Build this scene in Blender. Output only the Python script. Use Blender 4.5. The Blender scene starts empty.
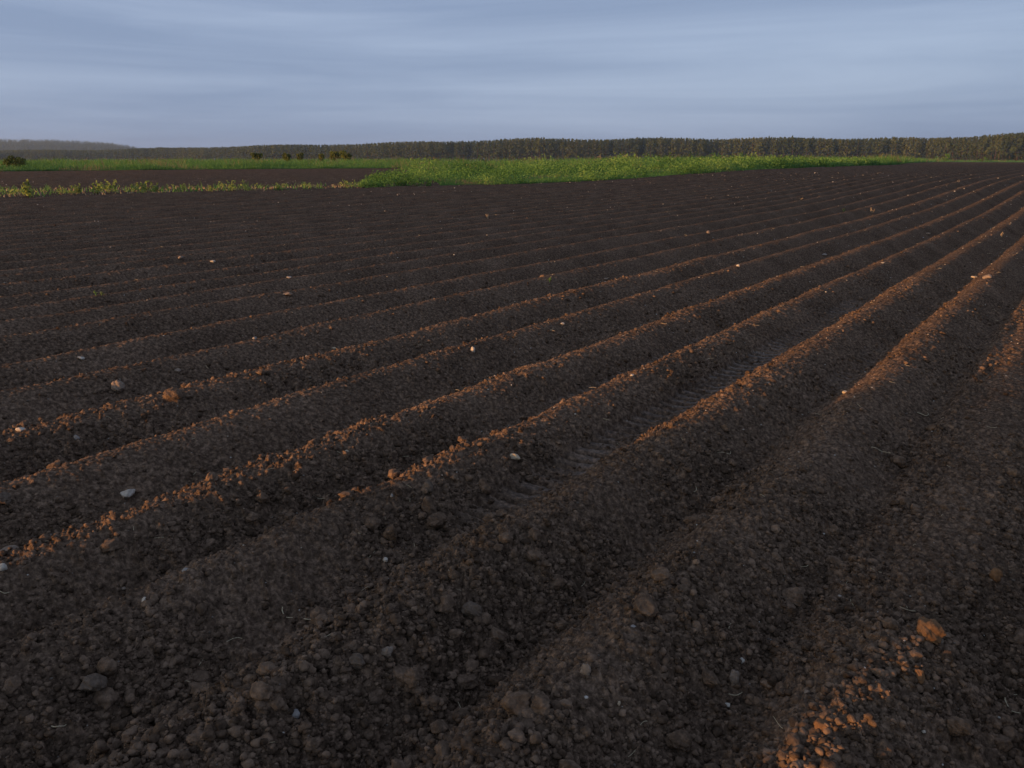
import bpy, math, random
import numpy as np

random.seed(11)
rng = np.random.default_rng(11)
scene = bpy.context.scene
COL = scene.collection
R = math.radians

# ------------------------------------------------------------------ camera
FPX, YH, HC = 796.0, 154.0, 1.65
PITCH = math.atan((384 - YH) / FPX)
cam_d = bpy.data.cameras.new('camera')
cam = bpy.data.objects.new('camera', cam_d)
COL.objects.link(cam)
cam_d.sensor_width = 36
cam_d.lens = FPX / 1024 * 36
cam_d.clip_start = 0.05
cam_d.clip_end = 20000
cam.location = (0, 0, HC)
cam.rotation_euler = (math.pi / 2 - PITCH, 0, 0)
scene.camera = cam

# ------------------------------------------------------------------ noise
PERM = rng.integers(0, 4096, 4096)
GA = rng.uniform(0, 2 * np.pi, 4096)
GX, GY = np.cos(GA), np.sin(GA)
RV = rng.random((4, 4096))

def hsh(ix, iy, s=0):
    return PERM[(PERM[(ix + s * 71) & 4095] + iy * 7 + s * 131) & 4095]

def perlin(x, y, s=0):
    ix = np.floor(x).astype(np.int64); iy = np.floor(y).astype(np.int64)
    fx = x - ix; fy = y - iy
    def g(dx, dy):
        h = hsh(ix + dx, iy + dy, s)
        return GX[h] * (fx - dx) + GY[h] * (fy - dy)
    u = fx * fx * fx * (fx * (fx * 6 - 15) + 10)
    v = fy * fy * fy * (fy * (fy * 6 - 15) + 10)
    a = g(0, 0); b = g(1, 0); c = g(0, 1); d = g(1, 1)
    return ((a + u * (b - a)) * (1 - v) + (c + u * (d - c)) * v) * 1.5

def caps(x, y, s=0, keep=0.7):
    """rounded lumps: highest spherical cap over a jittered unit lattice (0..1)"""
    ix = np.floor(x).astype(np.int64); iy = np.floor(y).astype(np.int64)
    out = np.zeros_like(x)
    for dx in (-1, 0, 1):
        for dy in (-1, 0, 1):
            h = hsh(ix + dx, iy + dy, s)
            rx = ix + dx + RV[0][h]; ry = iy + dy + RV[1][h]
            rad = 0.3 + 0.45 * RV[2][h]
            rad = np.where(RV[3][h] < keep, rad, 0.0)
            d2 = (x - rx) ** 2 + (y - ry) ** 2
            out = np.maximum(out, np.sqrt(np.maximum(rad * rad - d2, 0)))
    return out

def sstep(a, b, x):
    t = np.clip((x - a) / (b - a), 0, 1)
    return t * t * (3 - 2 * t)

# ------------------------------------------------------------------ field shape
AL = R(36.0)                                 # ridges run this far to the right of the view
SUN_AZ, SUN_EL = R(58.0), R(5.5)             # the light travels this way
KNOWN = [-5.88, -4.98, -4.16, -3.28, -2.60, -1.78, -1.06, -0.34]
left = [KNOWN[0] - 0.8 * k for k in range(400, 0, -1)]
right = [KNOWN[-1] + 0.8 * k for k in range(1, 300)]
CRESTS = np.array(left + KNOWN + right)
IDX0 = len(left)
nC = len(CRESTS)
jit = rng.normal(0, 1, (4, nC))
jit[0][:] *= 0.012
CRESTS[:IDX0] += rng.normal(0, 0.03, IDX0)
CRESTS[IDX0 + 8:] += rng.normal(0, 0.03, nC - IDX0 - 8)
ROUGH_K = np.clip(0.45 + 0.3 * jit[1], 0.1, 1.0)
ROUGH_K[IDX0:IDX0 + 8] = [0.35, 0.85, 0.45, 0.8, 0.75, 0.8, 0.6, 0.6]
HEIGHT_K = jit[0].copy()
HEIGHT_K[IDX0:IDX0 + 8] = [0.01, -0.02, 0.01, 0.0, 0.0, 0.0, 0.012, 0.01]
EDGES = (CRESTS[1:] + CRESTS[:-1]) / 2       # furrow middles

LAST = {}

def uv(x, y):
    return x * math.sin(AL) + y * math.cos(AL), x * math.cos(AL) - y * math.sin(AL)

def macro(x, y):
    r = np.hypot(x, y)
    z = 0.36 * sstep(20, 44, y) * sstep(2, 22, x)
    z = z + 0.035 * perlin(x * 0.045 + 3, y * 0.045, 3) * sstep(6, 20, r)
    z = z - 0.0085 * (np.maximum(r - 110, 0) ** 2 / (np.maximum(r - 110, 0) + 60))
    # unseen earth bank added behind the camera, towards the sun, to shade the foreground
    sx, sy = math.sin(SUN_AZ), math.cos(SUN_AZ)
    a = x * sx + y * sy; b = x * sy - y * sx
    lat = np.abs(b + 2.27) / 1.24
    hm = np.exp(-lat ** 8) * np.exp(-((a + 5.6) / 1.3) ** 4)
    z = z + 1.15 * hm * (1 + 0.10 * perlin(x * 1.4, y * 1.4, 8))
    return z

def heights(x, y, fine=True):
    x = np.asarray(x, float); y = np.asarray(y, float)
    u, v = uv(x, y)
    r = np.hypot(x, y)
    z = macro(x, y)
    vw = v + 0.028 * perlin(u * 0.40, v * 0.9, 11) + 0.014 * perlin(u * 1.7, v * 1.5, 12)
    k = np.clip(np.searchsorted(EDGES, vw), 1, nC - 2)
    lo = EDGES[k - 1]; hi = EDGES[k]; c = CRESTS[k]
    t = np.where(vw < c, (vw - c) / (c - lo), (vw - c) / (hi - c))   # -1..1
    prof = 0.5 + 0.5 * np.cos(np.pi * np.clip(t, -1, 1))
    prof = prof ** 0.76
    amp = 0.168 + 0.045 * (k < IDX0) + HEIGHT_K[k] + 0.014 * perlin(u * 0.38 + k * 3.7, k * 1.31, 13) + 0.010 * perlin(u * 1.3 + k * 5.1, k * 2.7, 14)
    amp = amp - 0.085 * (k == IDX0 + 7) * sstep(2.6, 3.0, u) * (1 - sstep(9.0, 11.5, u))
    amp = amp * (1 + 0.18 * (1 - sstep(2.6, 4.6, r)))
    far = 1 - 0.5 * sstep(95, 170, r)
    z = z + far * amp * prof - 0.10
    # which furrow (between crest j and j+1)
    rel = k - IDX0 + np.where(t > 0, 0, -1)
    tf = np.where(t > 0, 1 - t, 1 + t)                               # 0 in the furrow middle, 1 on a crest
    side = np.where(t > 0, -1.0, 1.0)
    fv = side * tf                                                    # -1 left crest .. 1 right crest
    rough = ROUGH_K[k]
    tyre = np.zeros_like(x); sheen = np.zeros_like(x); LAST['sheen'] = sheen
    m5 = (rel == 4); m4 = (rel == 3); m6 = (rel == 5)
    # tyre lugs pressed in two furrows
    def lugs(mask, off, halfw, amp_, fade):
        q = (fv - off)
        band = sstep(halfw, halfw * 0.8, np.abs(q)) * mask
        w = (y * 0.93 + x * 0.1) / 0.102 + 0.35 * perlin(u * 1.2, v * 3, 21)
        ph = w - np.floor(w)
        bar = sstep(0.0, 0.10, ph) * sstep(0.72, 0.62, ph)
        sheen[:] = np.maximum(sheen, band * fade * bar)
        flat = -0.6 * band * fade * prof * amp
        return band * fade, amp_ * band * fade * (bar - 0.6) + flat
    patch = (0.45 + 0.55 * sstep(-0.35, 0.2, perlin(u * 0.6, v * 0.2 + 2, 22))) * (0.6 + 0.4 * sstep(-0.3, 0.1, perlin(u * 3, v * 5, 23)))
    b, dz = lugs(m5, -0.02, 0.36, 0.048, sstep(2.9, 4.2, y) * (1 - sstep(7, 13, y)) * patch); tyre = np.maximum(tyre, b); z = z + dz
    b, dz = lugs(m4, 0.05, 0.30, 0.022, sstep(4.6, 5.8, y) * (1 - sstep(7, 10, y)) * patch * patch * 0.7); tyre = np.maximum(tyre, b); z = z + dz
    b, dz = lugs(m6, -0.1, 0.26, 0.014, sstep(5.0, 6.5, y) * (1 - sstep(7, 10, y)) * patch * patch * 0.5); tyre = np.maximum(tyre, b); z = z + dz
    # pressed edge of the wheel track between the two ridges on the right, and the small step below the third ridge
    z = z + 0.035 * np.exp(-((v + 0.60 + 0.02 * perlin(u * 0.8, 0 * u, 30)) / 0.055) ** 2) * sstep(2.2, 3.4, r)
    z = z + 0.022 * np.exp(-((v + 3.72 + 0.02 * perlin(u * 0.8, 0 * u, 31)) / 0.05) ** 2) * sstep(3.2, 4.4, r)
    if fine:
        near = 1 - sstep(3.2, 7.5, r)
        rg = rough * (0.5 + 0.5 * sstep(-0.4, 0.35, perlin(x * 0.9, y * 0.9, 40)))
        rg = np.clip(rg * (0.75 + 0.5 * near), 0, 1.2) * (1 - 0.92 * tyre) * (1 - 0.6 * prof ** 3 * sstep(2.6, 4.2, r))
        z = z + 0.016 * rg * perlin(x * 2.4, y * 2.4, 39) + 0.020 * rg * perlin(x * 5, y * 5, 41) + 0.010 * (0.4 + rg) * perlin(x * 13, y * 13, 42) + 0.004 * (1 - 0.6 * tyre) * perlin(x * 37, y * 37, 48)
        sel = r < 14
        if sel.any():
            xs, ys, rs = x[sel], y[sel], rg[sel]
            wx = xs + 0.012 * perlin(xs * 20, ys * 20, 43); wy = ys + 0.012 * perlin(xs * 20 + 7, ys * 20, 44)
            z[sel] += 0.020 * rs * (0.5 - np.abs(perlin(wx * 9, wy * 9, 33))) * (1 - tyre[sel])
            add = 0.075 * 0.7 * rs * caps(wx / 0.075, wy / 0.075, 45, 0.45)
            add = add + 0.034 * 0.85 * (0.25 + rs) * caps(wx / 0.034, wy / 0.034, 46, 0.6)
            s2 = rs * 0
            n2 = np.hypot(xs, ys) < 9
            s2[n2] = 0.017 * 0.9 * (0.6 + rs[n2]) * caps(wx[n2] / 0.017, wy[n2] / 0.017, 47, 0.7)
            z[sel] = z[sel] + (add + s2) * (1 - 0.6 * tyre[sel])
    return z, rough, tyre

def zh(x, y):
    return heights(np.atleast_1d(np.asarray(x, float)), np.atleast_1d(np.asarray(y, float)))[0]

def at(px, py, zoff=0.0):
    """first point of the ground seen at a picture position measured on the photograph"""
    px = np.atleast_1d(np.asarray(px, float)); py = np.atleast_1d(np.asarray(py, float))
    X = (px - 512) / FPX; Y = (384 - py) / FPX
    d = np.stack([X, math.cos(PITCH) + Y * math.sin(PITCH), -math.sin(PITCH) + Y * math.cos(PITCH)], 1)
    t = 1.2 * 1.004 ** np.arange(1420)
    res = np.zeros((len(px), 3))
    for i in range(len(px)):
        p = d[i][None] * t[:, None]; p[:, 2] += HC
        g = heights(p[:, 0], p[:, 1], False)[0] + zoff
        hit = np.nonzero(p[:, 2] <= g)[0]
        j = hit[0] if len(hit) else len(t) - 1
        res[i] = p[j]; res[i, 2] = g[j]
    return res

# ------------------------------------------------------------------ mesh helpers
def mesh_np(name, V, F, mat=None, smooth=True, tint=None):
    V = np.asarray(V, np.float32); F = np.asarray(F, np.int32)
    me = bpy.data.meshes.new(name)
    n, k = F.shape
    me.vertices.add(len(V)); me.vertices.foreach_set('co', V.ravel())
    me.loops.add(n * k); me.loops.foreach_set('vertex_index', F.ravel())
    me.polygons.add(n)
    me.polygons.foreach_set('loop_start', np.arange(0, n * k, k, dtype=np.int32))
    me.polygons.foreach_set('loop_total', np.full(n, k, np.int32))
    me.polygons.foreach_set('use_smooth', np.full(n, smooth, bool))
    if tint is not None:
        a = me.attributes.new('tint', 'FLOAT', 'POINT')
        a.data.foreach_set('value', np.asarray(tint, np.float32))
    me.update(calc_edges=True)
    if mat: me.materials.append(mat)
    return me

def obj(name, me, parent=None, loc=(0, 0, 0)):
    o = bpy.data.objects.new(name, me)
    COL.objects.link(o)
    o.location = loc
    if parent: o.parent = parent
    return o

def tag(o, label=None, cat=None, group=None, kind=None):
    if label: o['label'] = label
    if cat: o['category'] = cat
    if group: o['group'] = group
    if kind: o['kind'] = kind
    return o

def rotmats(n):
    q = rng.normal(size=(n, 4)); q /= np.linalg.norm(q, axis=1)[:, None]
    w, x, y, z = q.T
    return np.stack([1 - 2 * (y * y + z * z), 2 * (x * y - z * w), 2 * (x * z + y * w),
                     2 * (x * y + z * w), 1 - 2 * (x * x + z * z), 2 * (y * z - x * w),
                     2 * (x * z - y * w), 2 * (y * z + x * w), 1 - 2 * (x * x + y * y)], 1).reshape(n, 3, 3)

def ico(sub):
    t = (1 + 5 ** .5) / 2
    V = [(-1, t, 0), (1, t, 0), (-1, -t, 0), (1, -t, 0), (0, -1, t), (0, 1, t), (0, -1, -t), (0, 1, -t), (t, 0, -1), (t, 0, 1), (-t, 0, -1), (-t, 0, 1)]
    F = [(0, 11, 5), (0, 5, 1), (0, 1, 7), (0, 7, 10), (0, 10, 11), (1, 5, 9), (5, 11, 4), (11, 10, 2), (10, 7, 6), (7, 1, 8),
         (3, 9, 4), (3, 4, 2), (3, 2, 6), (3, 6, 8), (3, 8, 9), (4, 9, 5), (2, 4, 11), (6, 2, 10), (8, 6, 7), (9, 8, 1)]
    V = [np.array(v) / np.linalg.norm(v) for v in V]
    for _ in range(sub):
        cache = {}; G = []
        def mid(a, b):
            key = (min(a, b), max(a, b))
            if key not in cache:
                m = V[a] + V[b]; V.append(m / np.linalg.norm(m)); cache[key] = len(V) - 1
            return cache[key]
        for a, b, c in F:
            ab, bc, ca = mid(a, b), mid(b, c), mid(c, a)
            G += [(a, ab, ca), (b, bc, ab), (c, ca, bc), (ab, bc, ca)]
        F = G
    return np.array(V), np.array(F)

def lump(sub, rough, cuts=4, seed=0):
    """an irregular clod: sphere with knocked-off sides and bumps"""
    V, F = ico(sub)
    r_ = np.random.default_rng(seed)
    V = V * r_.uniform(0.72, 1.2, 3)
    for _ in range(cuts):
        n = r_.normal(size=3); n /= np.linalg.norm(n)
        lim = r_.uniform(0.5, 0.85)
        d = V @ n
        V = V - np.maximum(d - lim, 0)[:, None] * n * 0.85
    o = r_.uniform(0, 50, 3)
    for s, a in ((1.7, 1.0), (4.0, 0.5), (9.0, 0.28)):
        p = V * s + o
        nz = perlin(p[:, 0] + p[:, 2] * 0.7, p[:, 1] - p[:, 2] * 0.6, 50 + seed % 7) * 0.6 + perlin(p[:, 1] + 3, p[:, 2] + p[:, 0] * 0.5, 60) * 0.6
        V = V * (1 + rough * a * nz)[:, None]
    return V, F

# ------------------------------------------------------------------ materials
def mat_new(name):
    m = bpy.data.materials.new(name); m.use_nodes = True
    nt = m.node_tree; nt.nodes.clear()
    out = nt.nodes.new('ShaderNodeOutputMaterial')
    bs = nt.nodes.new('ShaderNodeBsdfPrincipled')
    nt.links.new(bs.outputs[0], out.inputs[0])
    bs.inputs['Roughness'].default_value = 1.0
    bs.inputs['Specular IOR Level'].default_value = 0.0
    return m, nt, bs, out

def nd(nt, t, **kw):
    n = nt.nodes.new(t)
    for k, v in kw.items(): setattr(n, k, v)
    return n

def ramp(nt, fac, stops):
    r_ = nd(nt, 'ShaderNodeValToRGB')
    e = r_.color_ramp.elements
    while len(e) < len(stops): e.new(0.5)
    for el, (p, c) in zip(e, stops): el.position = p; el.color = (*c, 1)
    nt.links.new(fac, r_.inputs[0])
    return r_.outputs[0]

def noise(nt, vec, scale, detail=4, rough=0.6):
    n = nd(nt, 'ShaderNodeTexNoise'); n.inputs['Scale'].default_value = scale
    n.inputs['Detail'].default_value = detail; n.inputs['Roughness'].default_value = rough
    if vec is not None: nt.links.new(vec, n.inputs['Vector'])
    return n.outputs['Fac']

def soil_material(name, stops, bump=1.0, island=False, scale=1.0):
    m, nt, bs, out = mat_new(name)
    geo = nd(nt, 'ShaderNodeNewGeometry')
    tc = nd(nt, 'ShaderNodeTexCoord')
    vec = geo.outputs['Position']
    a = noise(nt, vec, 1.3 * scale, 6, 0.65)
    b = noise(nt, vec, 38 * scale, 5, 0.7)
    mx = nd(nt, 'ShaderNodeMath', operation='MULTIPLY_ADD')
    nt.links.new(b, mx.inputs[0]); mx.inputs[1].default_value = 0.80
    half = nd(nt, 'ShaderNodeMath', operation='MULTIPLY'); nt.links.new(a, half.inputs[0]); half.inputs[1].default_value = 0.20
    nt.links.new(half.outputs[0], mx.inputs[2])
    fac = mx.outputs[0]
    if island:
        ad = nd(nt, 'ShaderNodeMath', operation='MULTIPLY_ADD')
        nt.links.new(geo.outputs['Random Per Island'], ad.inputs[0]); ad.inputs[1].default_value = 0.30
        sub = nd(nt, 'ShaderNodeMath', operation='SUBTRACT'); nt.links.new(fac, sub.inputs[0]); sub.inputs[1].default_value = 0.13
        nt.links.new(sub.outputs[0], ad.inputs[2]); fac = ad.outputs[0]
    nt.links.new(ramp(nt, fac, stops), bs.inputs['Base Color'])
    n1 = noise(nt, vec, 90, 6, 0.75)
    vo = nd(nt, 'ShaderNodeTexVoronoi'); vo.inputs['Scale'].default_value = 140; nt.links.new(vec, vo.inputs['Vector'])
    s1 = nd(nt, 'ShaderNodeMath', operation='MULTIPLY_ADD')
    nt.links.new(vo.outputs['Distance'], s1.inputs[0]); s1.inputs[1].default_value = -0.6; nt.links.new(n1, s1.inputs[2])
    bp = nd(nt, 'ShaderNodeBump'); bp.inputs['Strength'].default_value = 0.5 * bump; bp.inputs['Distance'].default_value = 0.008
    nt.links.new(s1.outputs[0], bp.inputs['Height'])
    nt.links.new(bp.outputs[0], bs.inputs['Normal'])
    return m

SOIL = [(0.34, (0.024, 0.0155, 0.0105)), (0.5, (0.092, 0.0600, 0.0410)), (0.66, (0.225, 0.147, 0.100))]
M_soil = soil_material('dark_soil', SOIL)
nt = M_soil.node_tree
bs = [n for n in nt.nodes if n.type == 'BSDF_PRINCIPLED'][0]
at_ = nd(nt, 'ShaderNodeAttribute'); at_.attribute_name = 'tint'
for sock, a_, b_ in (('Roughness', 1.0, 0.65), ('Specular IOR Level', 0.0, 0.2)):
    mr = nd(nt, 'ShaderNodeMapRange'); mr.inputs['To Min'].default_value = a_; mr.inputs['To Max'].default_value = b_
    nt.links.new(at_.outputs['Fac'], mr.inputs['Value']); nt.links.new(mr.outputs[0], bs.inputs[sock])
M_clod = soil_material('clod_soil', [(0.28, (0.026, 0.0170, 0.0116)), (0.54, (0.094, 0.0617, 0.0423)), (0.82, (0.215, 0.142, 0.098))], 0.7, True)

def tinted(name, stops, transl=0.0, nscale=0.35):
    m, nt, bs, out = mat_new(name)
    at_ = nd(nt, 'ShaderNodeAttribute'); at_.attribute_name = 'tint'
    geo = nd(nt, 'ShaderNodeNewGeometry')
    n = noise(nt, geo.outputs['Position'], nscale, 3)
    ad = nd(nt, 'ShaderNodeMath', operation='MULTIPLY_ADD'); nt.links.new(n, ad.inputs[0]); ad.inputs[1].default_value = 0.5
    sb = nd(nt, 'ShaderNodeMath', operation='SUBTRACT'); nt.links.new(at_.outputs['Fac'], sb.inputs[0]); sb.inputs[1].default_value = 0.25
    nt.links.new(sb.outputs[0], ad.inputs[2])
    c = ramp(nt, ad.outputs[0], stops)
    nt.links.new(c, bs.inputs['Base Color'])
    bs.inputs['Roughness'].default_value = 0.7
    if transl:
        tr = nd(nt, 'ShaderNodeBsdfTranslucent'); nt.links.new(c, tr.inputs[0])
        mx = nd(nt, 'ShaderNodeMixShader'); mx.inputs[0].default_value = transl
        nt.links.new(bs.outputs[0], mx.inputs[1]); nt.links.new(tr.outputs[0], mx.inputs[2]); nt.links.new(mx.outputs[0], out.inputs[0])
    return m

M_grass = tinted('meadow_grass', [(0.0, (0.052, 0.112, 0.034)), (0.45, (0.095, 0.198, 0.056)), (0.8, (0.140, 0.240, 0.066)), (0.97, (0.22, 0.18, 0.10))], 0.45)
M_weed = tinted('weed_leaf', [(0.0, (0.055, 0.118, 0.032)), (0.5, (0.118, 0.228, 0.058)), (1.0, (0.19, 0.29, 0.080))], 0.45)
M_herb = tinted('herb_leaf', [(0.0, (0.07, 0.125, 0.03)), (0.5, (0.14, 0.20, 0.055)), (1.0, (0.25, 0.29, 0.085))], 0.4)
M_dry = tinted('dry_stalk', [(0.0, (0.17, 0.12, 0.08)), (1.0, (0.36, 0.28, 0.19))], 0.1)
M_bush = tinted('bush_leaf', [(0.0, (0.05, 0.07, 0.02)), (0.6, (0.12, 0.135, 0.035)), (1.0, (0.20, 0.19, 0.055))], 0.4)
M_pine = tinted('pine_needles', [(0.0, (0.036, 0.055, 0.023)), (0.5, (0.070, 0.090, 0.034)), (1.0, (0.112, 0.122, 0.044))], 0.45, 0.02)
M_bark = tinted('bark', [(0.0, (0.035, 0.022, 0.015)), (1.0, (0.10, 0.055, 0.034))], 0.0)
m, nt, bs, out = mat_new('meadow_ground')
geo = nd(nt, 'ShaderNodeNewGeometry')
nt.links.new(ramp(nt, noise(nt, geo.outputs['Position'], 0.25, 5), [(0.3, (0.045, 0.10, 0.03)), (0.55, (0.075, 0.15, 0.042)), (0.8, (0.12, 0.16, 0.06))]), bs.inputs['Base Color'])
M_meadow = m
m, nt, bs, out = mat_new('forest_floor')
geo = nd(nt, 'ShaderNodeNewGeometry')
nt.links.new(ramp(nt, noise(nt, geo.outputs['Position'], 0.05, 5), [(0.3, (0.016, 0.022, 0.012)), (0.7, (0.032, 0.038, 0.02))]), bs.inputs['Base Color'])
M_floor = m

def stone_mat(name, c0, c1):
    m, nt, bs, out = mat_new(name)
    tc = nd(nt, 'ShaderNodeTexCoord')
    n = noise(nt, tc.outputs['Object'], 60, 5, 0.7)
    nt.links.new(ramp(nt, n, [(0.3, c0), (0.65, c1)]), bs.inputs['Base Color'])
    bp = nd(nt, 'ShaderNodeBump'); bp.inputs['Strength'].default_value = 0.5; bp.inputs['Distance'].default_value = 0.004
    nt.links.new(n, bp.inputs['Height']); nt.links.new(bp.outputs[0], bs.inputs['Normal'])
    bs.inputs['Roughness'].default_value = 0.85
    return m
M_pale = stone_mat('pale_stone', (0.24, 0.20, 0.165), (0.46, 0.40, 0.335))
M_cream = stone_mat('cream_stone', (0.26, 0.20, 0.14), (0.48, 0.38, 0.27))
M_grey = stone_mat('grey_stone', (0.07, 0.050, 0.037), (0.135, 0.098, 0.074))
M_orange = stone_mat('orange_clod', (0.10, 0.055, 0.030), (0.17, 0.095, 0.052))
M_tan = stone_mat('tan_stone', (0.12, 0.09, 0.07), (0.24, 0.18, 0.14))
M_straw = stone_mat('straw_stalk', (0.28, 0.22, 0.14), (0.46, 0.38, 0.26))
M_violet = stone_mat('slate_stone', (0.15, 0.13, 0.118), (0.28, 0.25, 0.23))

# ------------------------------------------------------------------ ploughed field: one sheet to the horizon
def build_field():
    dense = np.radians(np.linspace(-42, 42, 1270))
    side = np.radians(42 + 138 * (np.linspace(0, 1, 90)[1:] ** 1.6))
    ang = np.concatenate([-side[::-1][1:], dense, side])         # -180 excluded, +180 kept
    rs = list(np.linspace(0.25, 1.25, 16))
    r = 1.3
    while r < 4500:
        rs.append(r)
        if r < 45: r += max(0.0055, 0.0022 * r)
        elif r < 100: r += 0.0028 * r
        elif r < 180: r += 0.009 * r
        else: r += 0.08 * r
    rs = np.array(rs)
    A, RR = np.meshgrid(ang, rs)
    X = (RR * np.sin(A)).ravel(); Y = (RR * np.cos(A)).ravel()
    Z = heights(X, Y)[0]; sheen = LAST['sheen'].copy()
    nr, na = A.shape
    V = np.stack([X, Y, Z], 1)
    i = np.arange(nr - 1)[:, None] * na; j = np.arange(na)[None]; jn = (j + 1) % na
    F = np.stack([i + j, i + jn, i + na + jn, i + na + j], -1).reshape(-1, 4)[:, ::-1]
    V = np.concatenate([V, [[0, 0, float(zh(0, 0)[0])]]])
    c = len(V) - 1
    j = np.arange(na)
    cap = np.stack([np.full(na, c), (j + 1) % na, j, j], -1)
    me = mesh_np('ploughed_field', V, F, M_soil, True, np.r_[sheen, 0.0])
    import bmesh
    o = obj('ploughed_field', me); tag(o, kind='structure')
    # closing fan under the tripod
    obj_cap = mesh_np('cap', V[np.r_[np.arange(na), c]], np.stack([np.full(na, na), (j + 1) % na, j], -1), M_soil)
    bm = bmesh.new(); bm.from_mesh(me); bm.from_mesh(obj_cap)
    bm.to_mesh(me); bm.free(); bpy.data.meshes.remove(obj_cap)
    return o
build_field()

# ------------------------------------------------------------------ field edges read off the photograph
FX = [-90, 0, 100, 256, 330, 406, 512, 576, 640, 700, 768, 830, 900, 960, 1110]
FRONT = at(FX, [198.5, 197.5, 195, 190.5, 188.5, 186.5, 184, 182, 178, 173.5, 169, 166.8, 164.6, 161.6, 160.6])
BX = [-90, 0, 150, 256, 330, 400, 412, 440]
BACK = at(BX, [171.8, 171.5, 170.3, 169, 168.7, 168.4, 172, 185.6])
SX = [-90, 0, 256, 360, 406]
STRIPB = at(SX, [190.5, 189.5, 186.5, 184.2, 184.0])
az = lambda P: np.arctan2(P[:, 0], P[:, 1])
dist = lambda P: np.hypot(P[:, 0], P[:, 1])
fa, fd = az(FRONT), dist(FRONT)
ba, bd = az(BACK), dist(BACK)
sa, sd = az(STRIPB), dist(STRIPB)
front_d = lambda a: np.interp(a, fa, fd)
def meadow_d(a):
    return np.where(a < ba[-1], np.interp(a, ba, bd), front_d(a))

def build_meadow():
    aa = np.radians(np.linspace(-60, 60, 360))
    d0 = meadow_d(aa) + 0.6 * perlin(aa * 60, aa * 0, 70)
    k = np.concatenate([np.linspace(0, 1, 26) ** 1.5 * 0.12, np.linspace(0.14, 1, 16) ** 2])
    D = d0[None] + (4300 - d0[None]) * k[:, None]
    X = D * np.sin(aa)[None]; Y = D * np.cos(aa)[None]
    Z = macro(X.ravel(), Y.ravel()).reshape(X.shape) + 0.14
    Z[0] -= 0.25
    nr, na = X.shape
    i = np.arange(nr - 1)[:, None] * na; j = np.arange(na - 1)[None]
    F = np.stack([i + j, i + j + 1, i + na + j + 1, i + na + j], -1).reshape(-1, 4)[:, ::-1]
    o = obj('meadow', mesh_np('meadow', np.stack([X.ravel(), Y.ravel(), Z.ravel()], 1), F, M_meadow)); tag(o, kind='structure')
build_meadow()

# ------------------------------------------------------------------ clods
LIB1 = [lump(1, 0.32, 5, s) for s in range(12)]
LIB0 = [lump(0, 0.22, 1, s + 40) for s in range(8)]
LIB2 = [lump(2, 0.30, 8, s + 80) for s in range(10)]
LIB3 = [lump(3, 0.28, 9, s + 120) for s in range(8)]

def pack(lib, P, S, sink=0.36, flat=0.78):
    n = len(P)
    ch = rng.integers(0, len(lib), n)
    VV, FF, off = [], [], 0
    for c in range(len(lib)):
        id_ = np.nonzero(ch == c)[0]
        if not len(id_): continue
        V, F = lib[c]
        rm = rotmats(len(id_))
        W = np.einsum('nij,vj->nvi', rm, V) * S[id_][:, None, None]
        W[:, :, 2] *= flat
        W = W + P[id_][:, None, :]
        W[:, :, 2] += (S[id_] * (0.5 - sink))[:, None]
        VV.append(W.reshape(-1, 3))
        FF.append((F[None] + (np.arange(len(id_)) * len(V))[:, None, None]).reshape(-1, 3) + off)
        off += len(id_) * len(V)
    return np.concatenate(VV), np.concatenate(FF)

def scatter(n, r0, r1, power=1.0, amax=42):
    a = np.radians(rng.uniform(-amax, amax, n))
    u_ = rng.random(n)
    r = (r0 ** power + u_ * (r1 ** power - r0 ** power)) ** (1 / power)
    return r * np.sin(a), r * np.cos(a)

def clod_mask(x, y):
    z, rough, tyre = heights(x, y, False)
    u, v = uv(x, y)
    r = np.hypot(x, y)
    p = sstep(-0.35, 0.35, perlin(x * 0.9, y * 0.9, 40) + 0.5 * perlin(x * 2.7, y * 2.7, 49) + 0.22 * (1 - sstep(3.2, 5.0, r)))
    near = 1 - 0.6 * sstep(3.2, 8.0, r)
    uu, vv = uv(x, y)
    kk = np.clip(np.searchsorted(EDGES, vv), 1, nC - 2)
    crest = 1 - 0.8 * (np.abs(vv - CRESTS[kk]) < 0.13) * sstep(2.2, 3.5, r)
    return np.clip((0.12 + 0.88 * p) * (0.25 + 0.75 * rough) * near * crest * (1 - 0.9 * tyre), 0, 1)

def clod_layer(n, r0, r1, smin, smax, lib, power, expo=2.2):
    x, y = scatter(n, r0, r1, power)
    keep = rng.random(n) < clod_mask(x, y)
    x, y = x[keep], y[keep]
    s = smin * (1 - rng.random(len(x)) * (1 - (smin / smax) ** expo)) ** (-1 / expo)
    P = np.stack([x, y, zh(x, y)], 1)
    return pack(lib, P, s / 2)

parts = [clod_layer(130000, 1.3, 5.5, 0.008, 0.022, LIB0, 0.9),
         clod_layer(85000, 1.3, 12.0, 0.018, 0.036, LIB1, 0.8),
         clod_layer(60000, 6.0, 34.0, 0.022, 0.055, LIB0, 0.9),
         clod_layer(6500, 1.3, 11.0, 0.032, 0.056, LIB2, 1.0)]
VV, FF, off = [], [], 0
for V, F in parts:
    VV.append(V); FF.append(F + off); off += len(V)
o = obj('soil_crumbs', mesh_np('soil_crumbs', np.concatenate(VV), np.concatenate(FF), M_clod)); tag(o, kind='stuff')

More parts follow.
